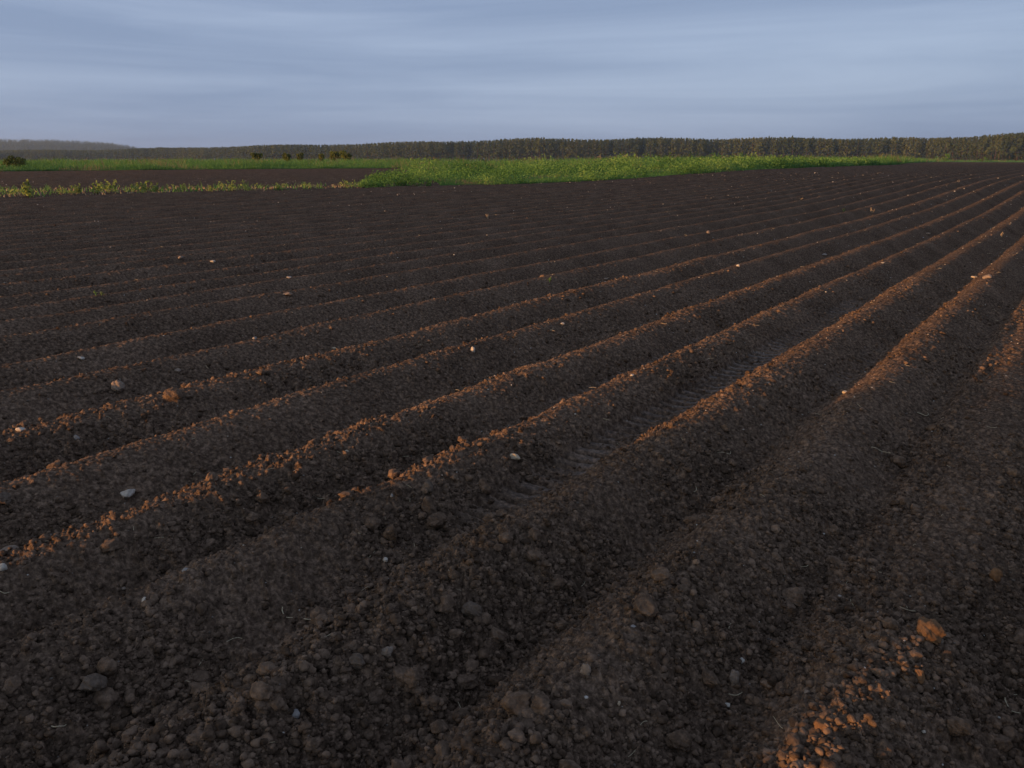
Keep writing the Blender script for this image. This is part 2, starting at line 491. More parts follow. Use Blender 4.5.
def lump_thing(name, px, py, wpx, mat, label, cat, group=None, shape=(1, 1, 0.75), lib=3, seed=0, cuts=6, rough=0.15):
    P = at(px, py)[0]
    d = math.sqrt(P[0] ** 2 + P[1] ** 2 + (HC - P[2]) ** 2)
    w = wpx / FPX * d
    V, F = lump(lib, rough, cuts, seed)
    ext = (V[:, 0].max() - V[:, 0].min())
    V = V / ext * w * np.array(shape)
    me = mesh_np(name, V, F, mat)
    q = 0.35 * w
    zt = zh(P[0] + np.array([0, q, -q, 0, 0]), P[1] + np.array([0, 0, 0, q, -q]))
    o = obj(name, me, None, (P[0], P[1], float(0.5 * zt.max() + 0.5 * zt.mean()) + 0.22 * w * shape[2]))
    o.rotation_euler = (rng.uniform(-.2, .2), rng.uniform(-.2, .2), rng.uniform(-.5, .5))
    tag(o, label, cat, group)
    return o

LUMPS = [
 (925, 646, 25, M_orange, 'large orange-brown sunlit clod standing on the ridge at the bottom right', (1, 1, 0.95)),
 (993, 588, 13, M_orange, 'small upright orange clod beside the right edge, above the big orange clod', (0.8, 0.8, 1.1)),
 (918, 685, 11, M_orange, 'rust coloured clod just below the big orange clod', (0.8, 0.8, 1.1)),
 (820, 734, 12, M_orange, 'small orange clod at the lower end of the sunlit patch by the bottom edge', (1, 1, 0.8)),
 (95, 695, 21, M_grey, 'smooth grey clod lying alone near the bottom left corner', (1, 1, 0.85)),
 (471, 622, 20, M_grey, 'rounded grey-brown clod on the ridge crest in the bottom centre', (1, 1, 0.95)),
 (497, 648, 18, M_clod, 'dark twin clod right of the rounded grey-brown clod in the bottom centre', (1, 1, 0.9)),
 (677, 752, 25, M_clod, 'big dark round clod at the bottom edge, centre right', (1, 1, 0.8)),
 (437, 533, 24, M_clod, 'wide dark clod lying under a taller lump at the centre left', (1, 1, 0.7)),
 (429, 518, 18, M_clod, 'tall dark lump leaning behind the wide dark clod at the centre left', (0.8, 0.8, 1.1)),
 (391, 548, 18, M_clod, 'blocky dark clod left of the wide dark clod', (0.8, 0.8, 1.15)),
 (428, 494, 12, M_grey, 'round pale grey clod above the wide dark clod at the centre left', (1, 1, 0.9)),
 (482, 493, 11, M_clod, 'upright dark clod just below the cream stone', (0.8, 0.8, 1.1)),
 (356, 674, 19, M_grey, 'light brown rounded clod on the bottom slope left of centre', (1, 1, 0.85)),
 (388, 664, 11, M_tan, 'small tan clod right of the light brown rounded clod', (1, 1, 0.9)),
 (418, 686, 17, M_clod, 'egg shaped dark clod standing on the slope at the bottom centre', (0.8, 0.8, 1.1)),
 (733, 692, 14, M_tan, 'narrow brown clod leaning by a cream pebble at the bottom right', (0.7, 0.8, 1.2)),
 (708, 690, 18, M_clod, 'lumpy dark clod left of the narrow leaning brown clod', (1, 1, 0.8)),
 (585, 677, 13, M_tan, 'brown pointed clod in the furrow at the bottom centre right', (0.8, 0.8, 1.1)),
 (646, 616, 24, M_clod, 'flat dark clod with broken top beside a white speck at the lower centre right', (1, 1, 0.7)),
 (119, 394, 13, M_tan, 'tan clod standing on the dark ridge at the left side', (0.9, 0.9, 1.05)),
 (173, 401, 18, M_clod, 'broad dark clod lying right of the tan clod at the left side', (1, 1, 0.7)),
 (440, 742, 18, M_clod, 'reddish dark clod by the bottom edge, left of centre', (1, 1, 0.9)),
 (955, 740, 22, M_clod, 'broad low clod in the bottom right corner', (1, 1, 0.7)),
 (791, 606, 20, M_clod, 'flat topped brown clod in the hollow left of the big orange clod', (1, 1, 0.7)),
 (0, 507, 18, M_grey, 'grey flat rock cut by the left edge of the picture', (1.1, 1, 0.6)),
]
for i, (px, py, w, mt, lab, sh) in enumerate(LUMPS):
    lump_thing('soil_clod', px, py, w, mt, lab, 'clod', None, sh, 4 if w > 15 else 3, 300 + i, 6, 0.24)

STONES = [
 (515, 464, 16, M_cream, 'cream block shaped stone in the furrow at the picture centre', (1, 0.7, 0.65)),
 (128, 500, 17, M_pale, 'white angular stone on the ridge at the left, above the bottom corner', (1, 0.8, 0.6)),
 (10, 559, 21, M_tan, 'pinkish grey flat stone at the left edge', (1, 0.9, 0.5)),
 (3, 575, 11, M_pale, 'pale stone below the pinkish grey flat stone at the left edge', (0.9, 0.9, 1.0)),
 (386, 570, 7, M_pale, 'small white pebble below the blocky clods left of centre', (1, 0.9, 0.8)),
 (416, 585, 5, M_cream, 'tiny cream pebble in the furrow below the white pebble left of centre', (1, 0.8, 0.6)),
 (473, 354, 8, M_pale, 'pale oval stone upright on the smooth slope above the centre', (0.8, 0.8, 1.2)),
 (21, 432, 12, M_pale, 'white flat stone near the left edge on the rough ridge', (1, 0.8, 0.5)),
 (78, 444, 8, M_violet, 'bluish grey stone right of the white flat stone at the left', (0.9, 0.9, 1.0)),
 (178, 374, 8, M_tan, 'rounded tan stone sitting on a crest left of centre', (1, 1, 0.8)),
 (288, 297, 13, M_tan, 'pinkish flat stone on a crest at the upper left', (1, 0.8, 0.4)),
 (82, 361, 9, M_pale, 'pale flat stone on the crest left of the tan clods', (1, 0.8, 0.4)),
 (181, 260, 7, M_tan, 'ochre stone on the far slope at the upper left', (1, 0.8, 0.7)),
 (213, 264, 7, M_pale, 'white pointed stone right of the ochre stone at the upper left', (1, 0.7, 0.6)),
 (289, 279, 8, M_violet, 'bluish white chip on the far slope left of centre', (1, 0.7, 0.5)),
 (255, 340, 6, M_violet, 'dark slate pebble on the smooth slope left of centre', (1, 1, 0.8)),
 (347, 455, 6, M_cream, 'cream pebble on the crest of the rough ridge left of centre', (1, 0.9, 0.8)),
 (392, 502, 7, M_violet, 'lilac upright chip beside the dark clods left of centre', (0.7, 0.8, 1.2)),
 (145, 604, 8, M_pale, 'whitish chip standing on the dark slope at the lower left', (0.7, 0.7, 1.1)),
 (124, 592, 7, M_tan, 'flat buff chip left of the whitish chip at the lower left', (1, 0.8, 0.45)),
 (248, 674, 6, M_pale, 'small white pebble in the furrow at the bottom left', (1, 0.8, 0.5)),
 (150, 741, 10, M_pale, 'long pale stone near the bottom edge at the left', (1, 0.6, 0.5)),
 (186, 576, 9, M_violet, 'flat bluish stone in the lower left furrow', (1, 0.8, 0.4)),
 (296, 717, 11, M_violet, 'bluish grey stone at the bottom, left of the egg shaped clod', (1, 1, 0.8)),
 (741, 667, 8, M_pale, 'greyish white square pebble beside the narrow leaning brown clod', (1, 0.9, 0.75)),
 (727, 711, 7, M_pale, 'pale rounded pebble below the narrow leaning brown clod', (1, 0.9, 0.8)),
 (619, 707, 6, M_cream, 'cream elongated pebble in the bottom centre right', (0.7, 0.8, 1.1)),
 (633, 634, 8, M_violet, 'whitish chip on the slope at the lower centre right', (1, 0.7, 0.4)),
 (937, 610, 4, M_pale, 'tiny bright white pebble above the big orange clod', (1, 0.9, 0.8)),
 (938, 653, 9, M_tan, 'pinkish chip right of the big orange clod', (0.8, 0.8, 1.0)),
 (923, 737, 5, M_pale, 'tiny white pebble below the orange patch near the bottom edge', (1, 0.8, 0.8)),
 (806, 700, 7, M_tan, 'buff pebble left of the orange patch at the bottom right', (1, 0.9, 0.8)),
 (974, 279, 8, M_cream, 'bright cream stone on the sunlit crest at the right', (1, 0.8, 0.5)),
 (987, 279, 9, M_tan, 'pinkish flat stone right of the bright cream stone', (1, 0.9, 0.5)),
 (824, 256, 7, M_violet, 'white chip on a dark slope at the upper right', (1, 0.6, 0.4)),
 (883, 264, 5, M_violet, 'grey-white chip lower right of the white chip at the upper right', (1, 0.6, 0.5)),
 (708, 234, 5, M_tan, 'pinkish stone on a far crest right of centre', (1, 0.9, 0.9)),
 (738, 267, 5, M_pale, 'white pebble on a dark slope at the upper right of centre', (1, 0.9, 0.9)),
 (844, 396, 7, M_cream, 'cream chip on the left flank of the sunlit right ridge', (1, 0.7, 0.5)),
 (632, 378, 5, M_pale, 'white speck of stone above the tyre lugs', (1, 0.8, 0.8)),
 (928, 235, 6, M_tan, 'tan stone on a far crest near the right edge', (1, 0.9, 0.7)),
 (562, 326, 6, M_pale, 'pale pebble by a crest right of the picture centre', (1, 0.9, 0.7)),
 (606, 281, 7, M_tan, 'brown stone on a far crest at the upper centre', (1, 0.9, 0.6)),
 (334, 350, 6, M_cream, 'cream chip on the smooth slope left of the pale oval stone', (1, 0.8, 0.5)),
]
for i, (px, py, w, mt, lab, sh) in enumerate(STONES):
    lump_thing('stone', px, py, w * 0.7, mt, lab, 'stone', None, sh, 3, 500 + i, 11, 0.10)

# ordinary clods, one by one
protos = []
for i in range(8):
    V, F = LIB3[i]
    protos.append(mesh_np('soil_clod', V, F, M_clod))
x, y = scatter(9000, 1.5, 6.5, 1.0, 40)
keep = (rng.random(9000) < clod_mask(x, y) ** 1.5) & ~((np.abs(uv(x, y)[1] + 0.34) < 0.3) & (np.hypot(x, y) < 3.4))
x, y = x[keep][:255], y[keep][:255]
z = zh(x, y)
src = None
for i in range(len(x)):
    s = min(0.022 * (1 - rng.random() * 0.93) ** (-0.42), 0.042) * 0.95
    if src is None:
        src = obj('soil_clod', protos[0]); o = src
        tag(src, 'dark brown fist sized clod of earth, plain among its neighbours on the ploughed ridges', 'clod', 'plain dark clods on the ploughed ridges')
    else:
        o = src.copy(); o.data = protos[i % 8]; COL.objects.link(o)
    o.location = (x[i], y[i], z[i] + s * 0.3)
    o.scale = (s * rng.uniform(.8, 1.2), s * rng.uniform(.8, 1.2), s * rng.uniform(.65, .95))
    o.rotation_euler = (rng.uniform(-.4, .4), rng.uniform(-.4, .4), rng.uniform(0, 6.28))

# uncountable pale grit
x, y = scatter(9000, 1.6, 60, 0.8, 41)
s = rng.uniform(0.005, 0.011, len(x)) * (1 + 0.12 * np.hypot(x, y)) * np.where(rng.random(len(x)) < 0.12, 1.5, 1)
V, F = pack(LIB0, np.stack([x, y, zh(x, y)], 1), s / 2 * 0.8, 0.1, 0.6)
m, nt, bs, out = mat_new('stone_grit')
geo = nd(nt, 'ShaderNodeNewGeometry')
nt.links.new(ramp(nt, geo.outputs['Random Per Island'], [(0.0, (0.07, 0.055, 0.045)), (0.6, (0.14, 0.11, 0.09)), (0.9, (0.32, 0.28, 0.24)), (1.0, (0.5, 0.46, 0.42))]), bs.inputs['Base Color'])
o = obj('stone_grit', mesh_np('stone_grit', V, F, m)); tag(o, kind='stuff')

# straws
def tube(pts, rad, sides=5):
    pts = np.asarray(pts, float); n = len(pts)
    V = []
    for i in range(n):
        t = pts[min(i + 1, n - 1)] - pts[max(i - 1, 0)]; t /= np.linalg.norm(t)
        a = np.cross(t, (0.1, 0.2, 1)); a /= np.linalg.norm(a); b = np.cross(t, a)
        rr = rad * (1 - 0.4 * i / n)
        for k in range(sides):
            w = 2 * math.pi * k / sides
            V.append(pts[i] + rr * (math.cos(w) * a + math.sin(w) * b))
    F = [[i * sides + k, i * sides + (k + 1) % sides, (i + 1) * sides + (k + 1) % sides, (i + 1) * sides + k] for i in range(n - 1) for k in range(sides)]
    return np.array(V), np.array(F)

def straw(px, py, lpx, ang, bend, label, mat=M_straw, thick=0.0017):
    P = at(px, py)[0]
    L = lpx / FPX * math.hypot(P[1], HC)
    n = 9
    s = np.linspace(-0.5, 0.5, n)
    ca, sa_ = math.cos(ang), math.sin(ang)
    lx = s * L; ly = bend * L * (s * s * 4 - 1)
    X = P[0] + ca * lx - sa_ * ly; Y = P[1] + sa_ * lx + ca * ly
    Z = zh(X, Y)
    Z = np.convolve(np.pad(Z, 2, 'edge'), np.ones(5) / 5, 'valid')
    Z = np.maximum(Z, Z.mean() - 0.004) + thick * 2 + 0.006
    V, F = tube(np.stack([X, Y, Z], 1), thick * (1 + 0.05 * P[1] * 2))
    o = obj('straw', mesh_np('straw', V - P, F, mat), None, P)
    tag(o, label, 'straw')
STRAWS = [
 (288, 618, 16, -0.7, 0.25, 'curved pale straw on clods at the lower left'),
 (316, 627, 22, 0.05, 0.06, 'long thin straw just right of the curved pale straw at the lower left'),
 (922, 415, 17, 0.5, 0.3, 'white branched looking straw on the right ridge flank'),
 (880, 458, 19, -0.15, -0.2, 'bent straw below the white straw on the right ridge flank'),
 (1010, 717, 16, -1.1, 0.3, 'thick grey-white bent stalk near the bottom right corner', ),
 (728, 458, 9, 0.9, 0.2, 'short straw left of the bent straw on the right half'),
 (694, 496, 9, 1.2, 0.2, 'short upright looking straw in the shaded furrow right of centre'),
 (425, 612, 14, 0.6, 0.1, 'thin straw on the crest beside the rounded grey-brown clod'),
 (1007, 692, 18, -0.2, 0.1, 'thin straw above the thick bent stalk by the right edge'),
 (62, 742, 12, 0.3, 0.3, 'frayed straw bits in the bottom left corner'),
 (4, 597, 11, 0.2, 0.1, 'straw cut by the left edge of the picture'),
 (735, 698, 16, 0.4, 0.15, 'yellowish straw on the slope beside the cream pebbles bottom right'),
 (265, 710, 12, 1.0, 0.05, 'straight short straw near the bottom, left of the bluish grey stone'),
]
for st in STRAWS: straw(*st)
# loose uncountable straw crumbs
VV, FF, off = [], [], 0
x, y = scatter(300, 1.8, 22, 0.8, 40)
for i in range(len(x)):
    L = rng.uniform(0.015, 0.05) * (1 + 0.05 * y[i]); a = rng.uniform(0, 6.28)
    s = np.linspace(-.5, .5, 4) * L
    X = x[i] + s * math.cos(a); Y = y[i] + s * math.sin(a) + rng.uniform(-.3, .3) * L * (s / L) ** 2 * 4
    Z = zh(X, Y); Z = np.full(4, Z.max()) + 0.003 + s * rng.uniform(-.2, .2)
    V, F = tube(np.stack([X, Y, Z], 1), 0.0010 * (1 + 0.09 * y[i]), 4)
    VV.append(V); FF.append(F + off); off += len(V)
o = obj('straw_litter', mesh_np('straw_litter', np.concatenate(VV), np.concatenate(FF), M_straw)); tag(o, kind='stuff')

# ------------------------------------------------------------------ plants
def blades(P, H, W, lean, tint, nseg=2):
    """bent tapering blades: P (n,3) roots, H heights, W widths"""
    n = len(P)
    a = rng.uniform(0, 2 * np.pi, n); la = rng.uniform(0, 2 * np.pi, n)
    wx, wy = np.cos(a) * W / 2, np.sin(a) * W / 2
    l = lean * H * rng.uniform(0.1, 1, n)
    rows = []
    for k in range(nseg + 1):
        t = k / nseg
        cx = P[:, 0] + np.cos(la) * l * t * t; cy = P[:, 1] + np.sin(la) * l * t * t; cz = P[:, 2] + H * t * (1 - 0.12 * t)
        w = 1 - 0.85 * t ** 1.5
        rows += [np.stack([cx - wx * w, cy - wy * w, cz], 1), np.stack([cx + wx * w, cy + wy * w, cz], 1)]
    V = np.stack(rows, 1)
    nv = V.shape[1]
    f = np.array([[2 * k, 2 * k + 1, 2 * k + 3, 2 * k + 2] for k in range(nseg)])
    F = (f[None] + (np.arange(n) * nv)[:, None, None]).reshape(-1, 4)
    return V.reshape(-1, 3), F, np.repeat(tint, nv)

def leaves(C, S, tint, up=0.3):
    """small leaf faces (folded quads) at centres C"""
    n = len(C)
    rm = rotmats(n)
    q = np.array([(-.5, 0, 0), (0, -.28, .06), (.5, 0, 0), (0, .28, .06)])
    V = np.einsum('nij,vj->nvi', rm, q) * S[:, None, None] + C[:, None]
    F = np.arange(n * 4).reshape(n, 4)
    return V.reshape(-1, 3), F, np.repeat(tint, 4)

def joinl(L):
    VV, FF, TT, off = [], [], [], 0
    for V, F, T in L:
        VV.append(V); FF.append(F + off); TT.append(T); off += len(V)
    return np.concatenate(VV), np.concatenate(FF), np.concatenate(TT)

def gz(x, y):
    return heights(x, y, False)[0]

# meadow grass: thick along the near edge, thinning out with distance
def build_grass():
    n = 150000
    a = rng.uniform(-0.68, 0.72, n)
    d0 = meadow_d(a)
    d = d0 + (rng.random(n) ** 2.2) * 130 * (0.4 + d0 / 90)
    x, y = d * np.sin(a), d * np.cos(a)
    clump = perlin(x * 0.16, y * 0.16, 80) + 0.6 * perlin(x * 0.5, y * 0.5, 81)
    h = np.clip(0.40 + 0.36 * clump + rng.normal(0, .09, n), 0.12, 1.0) * np.clip(d / 72, 0.7, 1.7)
    h *= np.clip((d - d0) / 3 + 0.35, 0.3, 1)
    h *= 1 - 0.5 * sstep(-8, -4, np.degrees(a)) * (1 - sstep(14, 22, np.degrees(a))) * (1 - sstep(20, 45, d - d0))
    tint = np.clip(0.42 + 0.35 * perlin(x * 0.12 + 5, y * 0.12, 82) + rng.normal(0, .12, n), 0, 0.86)
    dry = (perlin(x * 0.2, y * 0.2, 84) > 0.32) & (rng.random(n) < 0.35)
    tint = np.where(dry, 1.1, tint); h = np.where(dry, h * 1.3, h)
    w = np.clip(0.00055 * d, 0.03, 0.16)
    z = macro(x, y) + 0.10
    V, F, T = blades(np.stack([x, y, z], 1), h, w, 0.9, tint)
    o = obj('meadow_grass', mesh_np('meadow_grass', V, F, M_grass, True, T)); tag(o, kind='stuff')
build_grass()

# weed thicket in the wedge between the two ploughed pieces
def build_thicket():
    n = 1500
    px = rng.uniform(362, 900, n)
    a = np.arctan((px - 512) / 828.0)
    f0 = front_d(a)
    depth = rng.random(n) ** 1.3 * np.interp(px, [362, 410, 640, 800, 900], [2.5, 30, 34, 16, 5])
    d = f0 + depth
    x, y = d * np.sin(a), d * np.cos(a)
    g = perlin(x * 0.22, y * 0.22, 90)
    keep = (g + rng.normal(0, .2, n)) > -0.05
    x, y, d, g, px = x[keep], y[keep], d[keep], g[keep], px[keep]
    L = []
    hh = np.clip(0.64 + 0.66 * g + rng.normal(0, .2, len(x)), 0.18, 1.2) * np.clip(d / 52, .75, 1.5)
    hh *= np.interp(px, [362, 400, 700, 900], [0.6, 1, 0.9, 0.5])
    zz = macro(x, y) + 0.05
    tb = np.clip(0.42 + 0.8 * perlin(x * 0.15, y * 0.15, 91) + rng.normal(0, .16, len(x)), 0.0, 0.9)
    for i in range(len(x)):
        m = 60
        p = rng.normal(size=(m, 3)); p /= np.linalg.norm(p, axis=1)[:, None]
        p *= rng.uniform(0.55, 1.0, m)[:, None]
        p[:, 2] = np.abs(p[:, 2])
        C = np.array([x[i], y[i], zz[i]]) + p * np.array([hh[i] * .75, hh[i] * .75, hh[i]])
        L.append(leaves(C, rng.uniform(0.08, 0.17, m) * np.clip(d[i] / 55, .8, 1.5), np.clip(tb[i] + rng.normal(0, .07, m), 0, 1)))
    V, F, T = joinl(L)
    o = obj('weed_thicket', mesh_np('weed_thicket', V, F, M_weed, True, T)); tag(o, kind='stuff')
build_thicket()

# the thin strip of weeds and litter between the ploughed pieces on the left
def build_strip():
    n = 4200
    px = rng.uniform(-80, 420, n)
    a = np.arctan((px - 512) / 828.0)
    d = front_d(a) + rng.random(n) * (np.interp(a, sa, sd) - front_d(a)) * 0.8
    x, y = d * np.sin(a), d * np.cos(a)
    z = gz(x, y)
    g = perlin(x * 0.5, y * 0.5, 95)
    dry = rng.random(n) < 0.65 - 0.5 * g
    h = np.where(dry, rng.uniform(.05, .15, n), rng.uniform(.1, .26, n) * (1 + g))
    for nm, sel, mt in (('dry_litter', dry, M_dry), ('strip_weeds', ~dry & (g > -0.15), M_weed)):
        V, F, T = blades(np.stack([x, y, z], 1)[sel], h[sel], np.full(sel.sum(), 0.05), 1.2 if nm == 'dry_litter' else .8, rng.uniform(.2, .9, sel.sum()))
        o = obj(nm, mesh_np(nm, V, F, mt, True, T)); tag(o, kind='stuff')
build_strip()

def plant(px, py, wpx, hpx, label, mat=M_herb, nl=90, cat='weed', group='weeds along the left strip', upright=True, base=0.45):
    P = at(px, py)[0]
    d = math.hypot(P[0], P[1])
    w, h = wpx / 828 * d * 1.1, hpx / 828 * d * 0.88
    e = bpy.data.objects.new('weed_plant', None); COL.objects.link(e); e.location = P
    e.empty_display_size = 0.1
    ns = max(3, int(wpx / 2.5))
    SV, LV = [], []
    for k in range(ns):
        bx, by = rng.normal(0, w * .2), rng.normal(0, w * .2)
        tx, ty = bx * 1.9, by * 1.9
        hk = h * rng.uniform(.6, 1) if k else h
        pts = np.stack([np.linspace(bx, tx, 4), np.linspace(by, ty, 4), np.linspace(-0.04, hk * .92, 4)], 1)
        if k == 0:
            V, F = tube(pts, 0.007, 4); SV.append((V, F, np.full(len(V), .3)))
        m = max(8, nl // ns)
        t = rng.uniform(.1, 1, m)
        C = np.stack([bx + (tx - bx) * t, by + (ty - by) * t, hk * t], 1) + rng.normal(0, 1, (m, 3)) * np.array([w * .13, w * .13, h * .04]) * (1.25 - t)[:, None]
        C[:, 2] = np.maximum(C[:, 2], 0.02)
        LV.append(leaves(C, rng.uniform(.5, 1, m) * h * .34, np.clip(rng.normal(base + .4, .18, m), 0, 1)))
    V, F, T = joinl(SV); obj('stem', mesh_np('stem', V, F, M_weed, True, T), e)
    V, F, T = joinl(LV); obj('foliage', mesh_np('foliage', V, F, mat, True, T), e)
    tag(e, label, cat, group)
    return e

WEEDS = [
 (10, 196, 18, 9, 'low wide weed at the left end of the strip'),
 (30, 196.5, 9, 16, 'tallest and narrowest weed of the strip, upright spire near the left edge'),
 (66, 195, 12, 9, 'low rounded weed right of the tall spire weed'),
 (79, 194.5, 6, 10, 'slim weed with a yellow tip between two low weeds at the left'),
 (98, 194, 9, 11, 'small weed left of the widest bright weed'),
 (113, 193.5, 18, 14, 'widest bright yellow-green bushy weed of the strip'),
 (140, 193, 13, 13, 'upright bushy weed, left one of a touching pair'),
 (152, 192.5, 10, 11, 'shorter weed, right one of a touching pair'),
 (179, 192, 10, 8, 'lone low weed between bare dry litter patches'),
 (212, 191.5, 8, 7, 'small weed left of the three lobed weed'),
 (229, 191, 19, 11, 'broad three lobed weed near the middle of the strip'),
 (249, 190.5, 15, 8, 'low leafy weed right of the three lobed weed'),
 (280, 190, 10, 7, 'small weed in the thin middle of the strip'),
 (308, 189, 16, 7, 'low spreading weed of the right half of the strip'),
 (349, 188, 16, 9, 'leafy weed just before the strip meets the thicket'),
 (370, 182.5, 7, 8, 'thin pale weed standing above the end of the strip'),
]
for wd in WEEDS: plant(*wd)
plant(101, 297, 9, 6, 'small bright green seedling alone on the ploughed ridges at the left', nl=40, cat='seedling', group=None, base=.15)
plant(547, 281, 7, 5, 'tiny green seedling on a ridge above the picture centre', nl=30, cat='seedling', group=None, base=.1)
plant(844, 212, 4, 4, 'small yellow-green seedling on a far ridge at the right', nl=24, cat='seedling', group=None, base=.4)

# dry stalks standing on the far ridges
def dry_plant(px, py, wpx, hpx, label):
    P = at(px, py)[0]; d = math.hypot(P[0], P[1])
    L = []
    for k in range(5):
        b = rng.normal(0, wpx / 828 * d * .25, 2); t = rng.normal(0, wpx / 828 * d * .35, 2); h = hpx / 828 * d * rng.uniform(.4, .75)
        V, F = tube(np.stack([np.linspace(b[0], t[0], 3), np.linspace(b[1], t[1], 3), np.linspace(-.03, h, 3)], 1), .00045 * d, 4)
        L.append((V, F, np.full(len(V), rng.uniform(.3, .9))))
    V, F, T = joinl(L)
    o = obj('dry_stalks', mesh_np('dry_stalks', V, F, M_dry, True, T), None, P)
    tag(o, label, 'dry plant')
dry_plant(872, 213, 3, 6, 'upright dry stalk on a far ridge at the right')
dry_plant(1001, 237, 4, 6, 'dry tuft on the crest near the right edge')
dry_plant(465, 168, 5, 6, 'pale dry stalks poking out of the left part of the thicket')
dry_plant(800, 200, 10, 3, 'low dry litter heap on the far ridges right of centre')
dry_plant(487, 218, 3, 5, 'thin dry stalk on the far ploughed rows at the centre')

# ------------------------------------------------------------------ shrubs and small trees beyond the field
def shrub(name, px, D, wpx, top, label, mat, cat, group=None, n=900, trunk=0.25, base=.5, lean=0.0):
    a = math.atan((px - 512) / 828.0)
    x, y = D * math.sin(a), D * math.cos(a)
    # D is measured along the ray, the size follows from it
    w = wpx / 828 * D
    z = float(macro(np.array([x]), np.array([y]))[0]) + 0.1
    h = (YH - top) * D / 828 + HC - z
    e = bpy.data.objects.new(name, None); COL.objects.link(e); e.location = (x, y, z); e.empty_display_size = .3
    tv = []
    V, F = tube(np.array([(0, 0, -.1), (0.03 * w, 0, h * .3), (-.02 * w, .02 * w, h * .7)]), 0.035 * h, 6); tv.append((V, F, np.full(len(V), .4)))
    lobes = []
    for k in range(9):
        an = rng.uniform(0, 6.28); rr = w * rng.uniform(.1, .33)
        c = np.array([math.cos(an) * rr, math.sin(an) * rr, h * rng.uniform(trunk + .15, .8)])
        lobes.append((c, rng.uniform(.14, .24) * min(w, h * 1.3)))
        V, F = tube(np.array([(0, 0, h * .2), c * np.array([.5, .5, .75]), c]), 0.014 * h, 4); tv.append((V, F, np.full(len(V), .4)))
    CV = []
    for c, r_ in lobes:
        m = n // 9
        p = rng.normal(size=(m, 3)); p /= np.linalg.norm(p, axis=1)[:, None]; p *= rng.uniform(.35, 1.1, m)[:, None]
        C = c + p * r_ * np.array([1, 1, .9])
        C[:, 2] = np.clip(C[:, 2], 0.05, h)
        CV.append(leaves(C, rng.uniform(.5, 1, m) * .17 * h, np.clip(rng.normal(base + rng.normal(0, .12), .15, m), 0, 1)))
    V, F, T = joinl(tv); obj('trunk', mesh_np('trunk', V, F, M_bark, True, T), e)
    V, F, T = joinl(CV); obj('crown', mesh_np('crown', V, F, mat, True, T), e)
    tag(e, label, cat, group)

shrub('shrub', 14, 100, 34, 153, 'wide dark green bush beyond the strip at the left edge', M_bush, 'bush', None, 900, 0.0, .25)
G = 'small round trees standing beyond the green band'
shrub('small_tree', 257, 135, 11, 150.5, 'single round yellowish tree at the left end of the row, farthest from the others', M_bush, 'tree', G)
shrub('small_tree', 286, 135, 9, 151.5, 'small round tree, left one of the middle pair', M_bush, 'tree', G)
shrub('small_tree', 299, 140, 9, 151.5, 'small round tree, right one of the middle pair', M_bush, 'tree', G)
shrub('small_tree', 322, 140, 8, 152.5, 'narrow small tree just left of the widest pair of trees', M_bush, 'tree', G)
shrub('small_tree', 335, 138, 13, 150.5, 'taller of the two touching round trees at the right end of the row', M_bush, 'tree', G)
shrub('small_tree', 347, 135, 16, 150, 'broad dark tree, rightmost and widest of the row', M_bush, 'tree', G, 700)
shrub('shrub', 435, 150, 5, 156, 'tiny orange dry bush on the green band right of the row of trees', M_dry, 'bush')
shrub('shrub', 704, 125, 7, 157.5, 'low pinkish dry heap shaped bush in front of the forest right of centre', M_dry, 'bush')
shrub('shrub', 943, 330, 15, 153.5, 'yellowish bush in front of the forest at the right', M_weed, 'bush', None, 520, .05, .5)
shrub('shrub', 983, 360, 9, 156, 'small olive bush in front of the forest near the right edge', M_weed, 'bush', None, 400, .05, .3)
shrub('shrub', 600, 330, 8, 155.5, 'small brownish bush at the foot of the forest in the centre', M_dry, 'bush', None, 300, .05, .2)
shrub('shrub', 626, 330, 9, 153, 'brownish bush right of the small brownish one at the foot of the forest', M_dry, 'bush', None, 300, .05, .1)

# ------------------------------------------------------------------ forest
def pine_batch(x, y, z, h, tint, nl=60):
    n = len(x)
    L = []
    # trunks: tapering four sided posts
    k = 4; w = np.arange(k) * np.pi / 2
    r0 = 0.011 * h
    ring0 = np.stack([x[:, None] + r0[:, None] * np.cos(w), y[:, None] + r0[:, None] * np.sin(w), np.repeat((z - .5)[:, None], k, 1)], -1)
    ring1 = np.stack([x[:, None] + .3 * r0[:, None] * np.cos(w), y[:, None] + .3 * r0[:, None] * np.sin(w), np.repeat((z + h * .93)[:, None], k, 1)], -1)
    TV = np.concatenate([ring0, ring1], 1)
    tf = np.array([[i, (i + 1) % k, k + (i + 1) % k, k + i] for i in range(k)])
    TF = (tf[None] + (np.arange(n) * 2 * k)[:, None, None]).reshape(-1, 4)
    trunk = (TV.reshape(-1, 3), TF, np.repeat(rng.uniform(0, 1, n), 2 * k))
    # crowns: needle clumps, narrower towards the tip
    t = rng.random((n, nl)) ** 0.8
    cb = rng.uniform(.06, .42, n)
    rad = (h * rng.uniform(.13, .19, n))[:, None] * (1 - t ** 2.6) + 0.25
    an = rng.uniform(0, 2 * np.pi, (n, nl)); q = np.sqrt(rng.random((n, nl)))
    C = np.stack([x[:, None] + rad * q * np.cos(an), y[:, None] + rad * q * np.sin(an), z[:, None] + h[:, None] * (cb[:, None] + (1 - cb[:, None]) * t)], -1)
    S = (h[:, None] * rng.uniform(.08, .16, (n, nl)) * (1.15 - .6 * t))
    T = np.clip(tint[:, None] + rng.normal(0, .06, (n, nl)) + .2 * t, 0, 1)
    return trunk, leaves(C.reshape(-1, 3), S.ravel(), T.ravel())

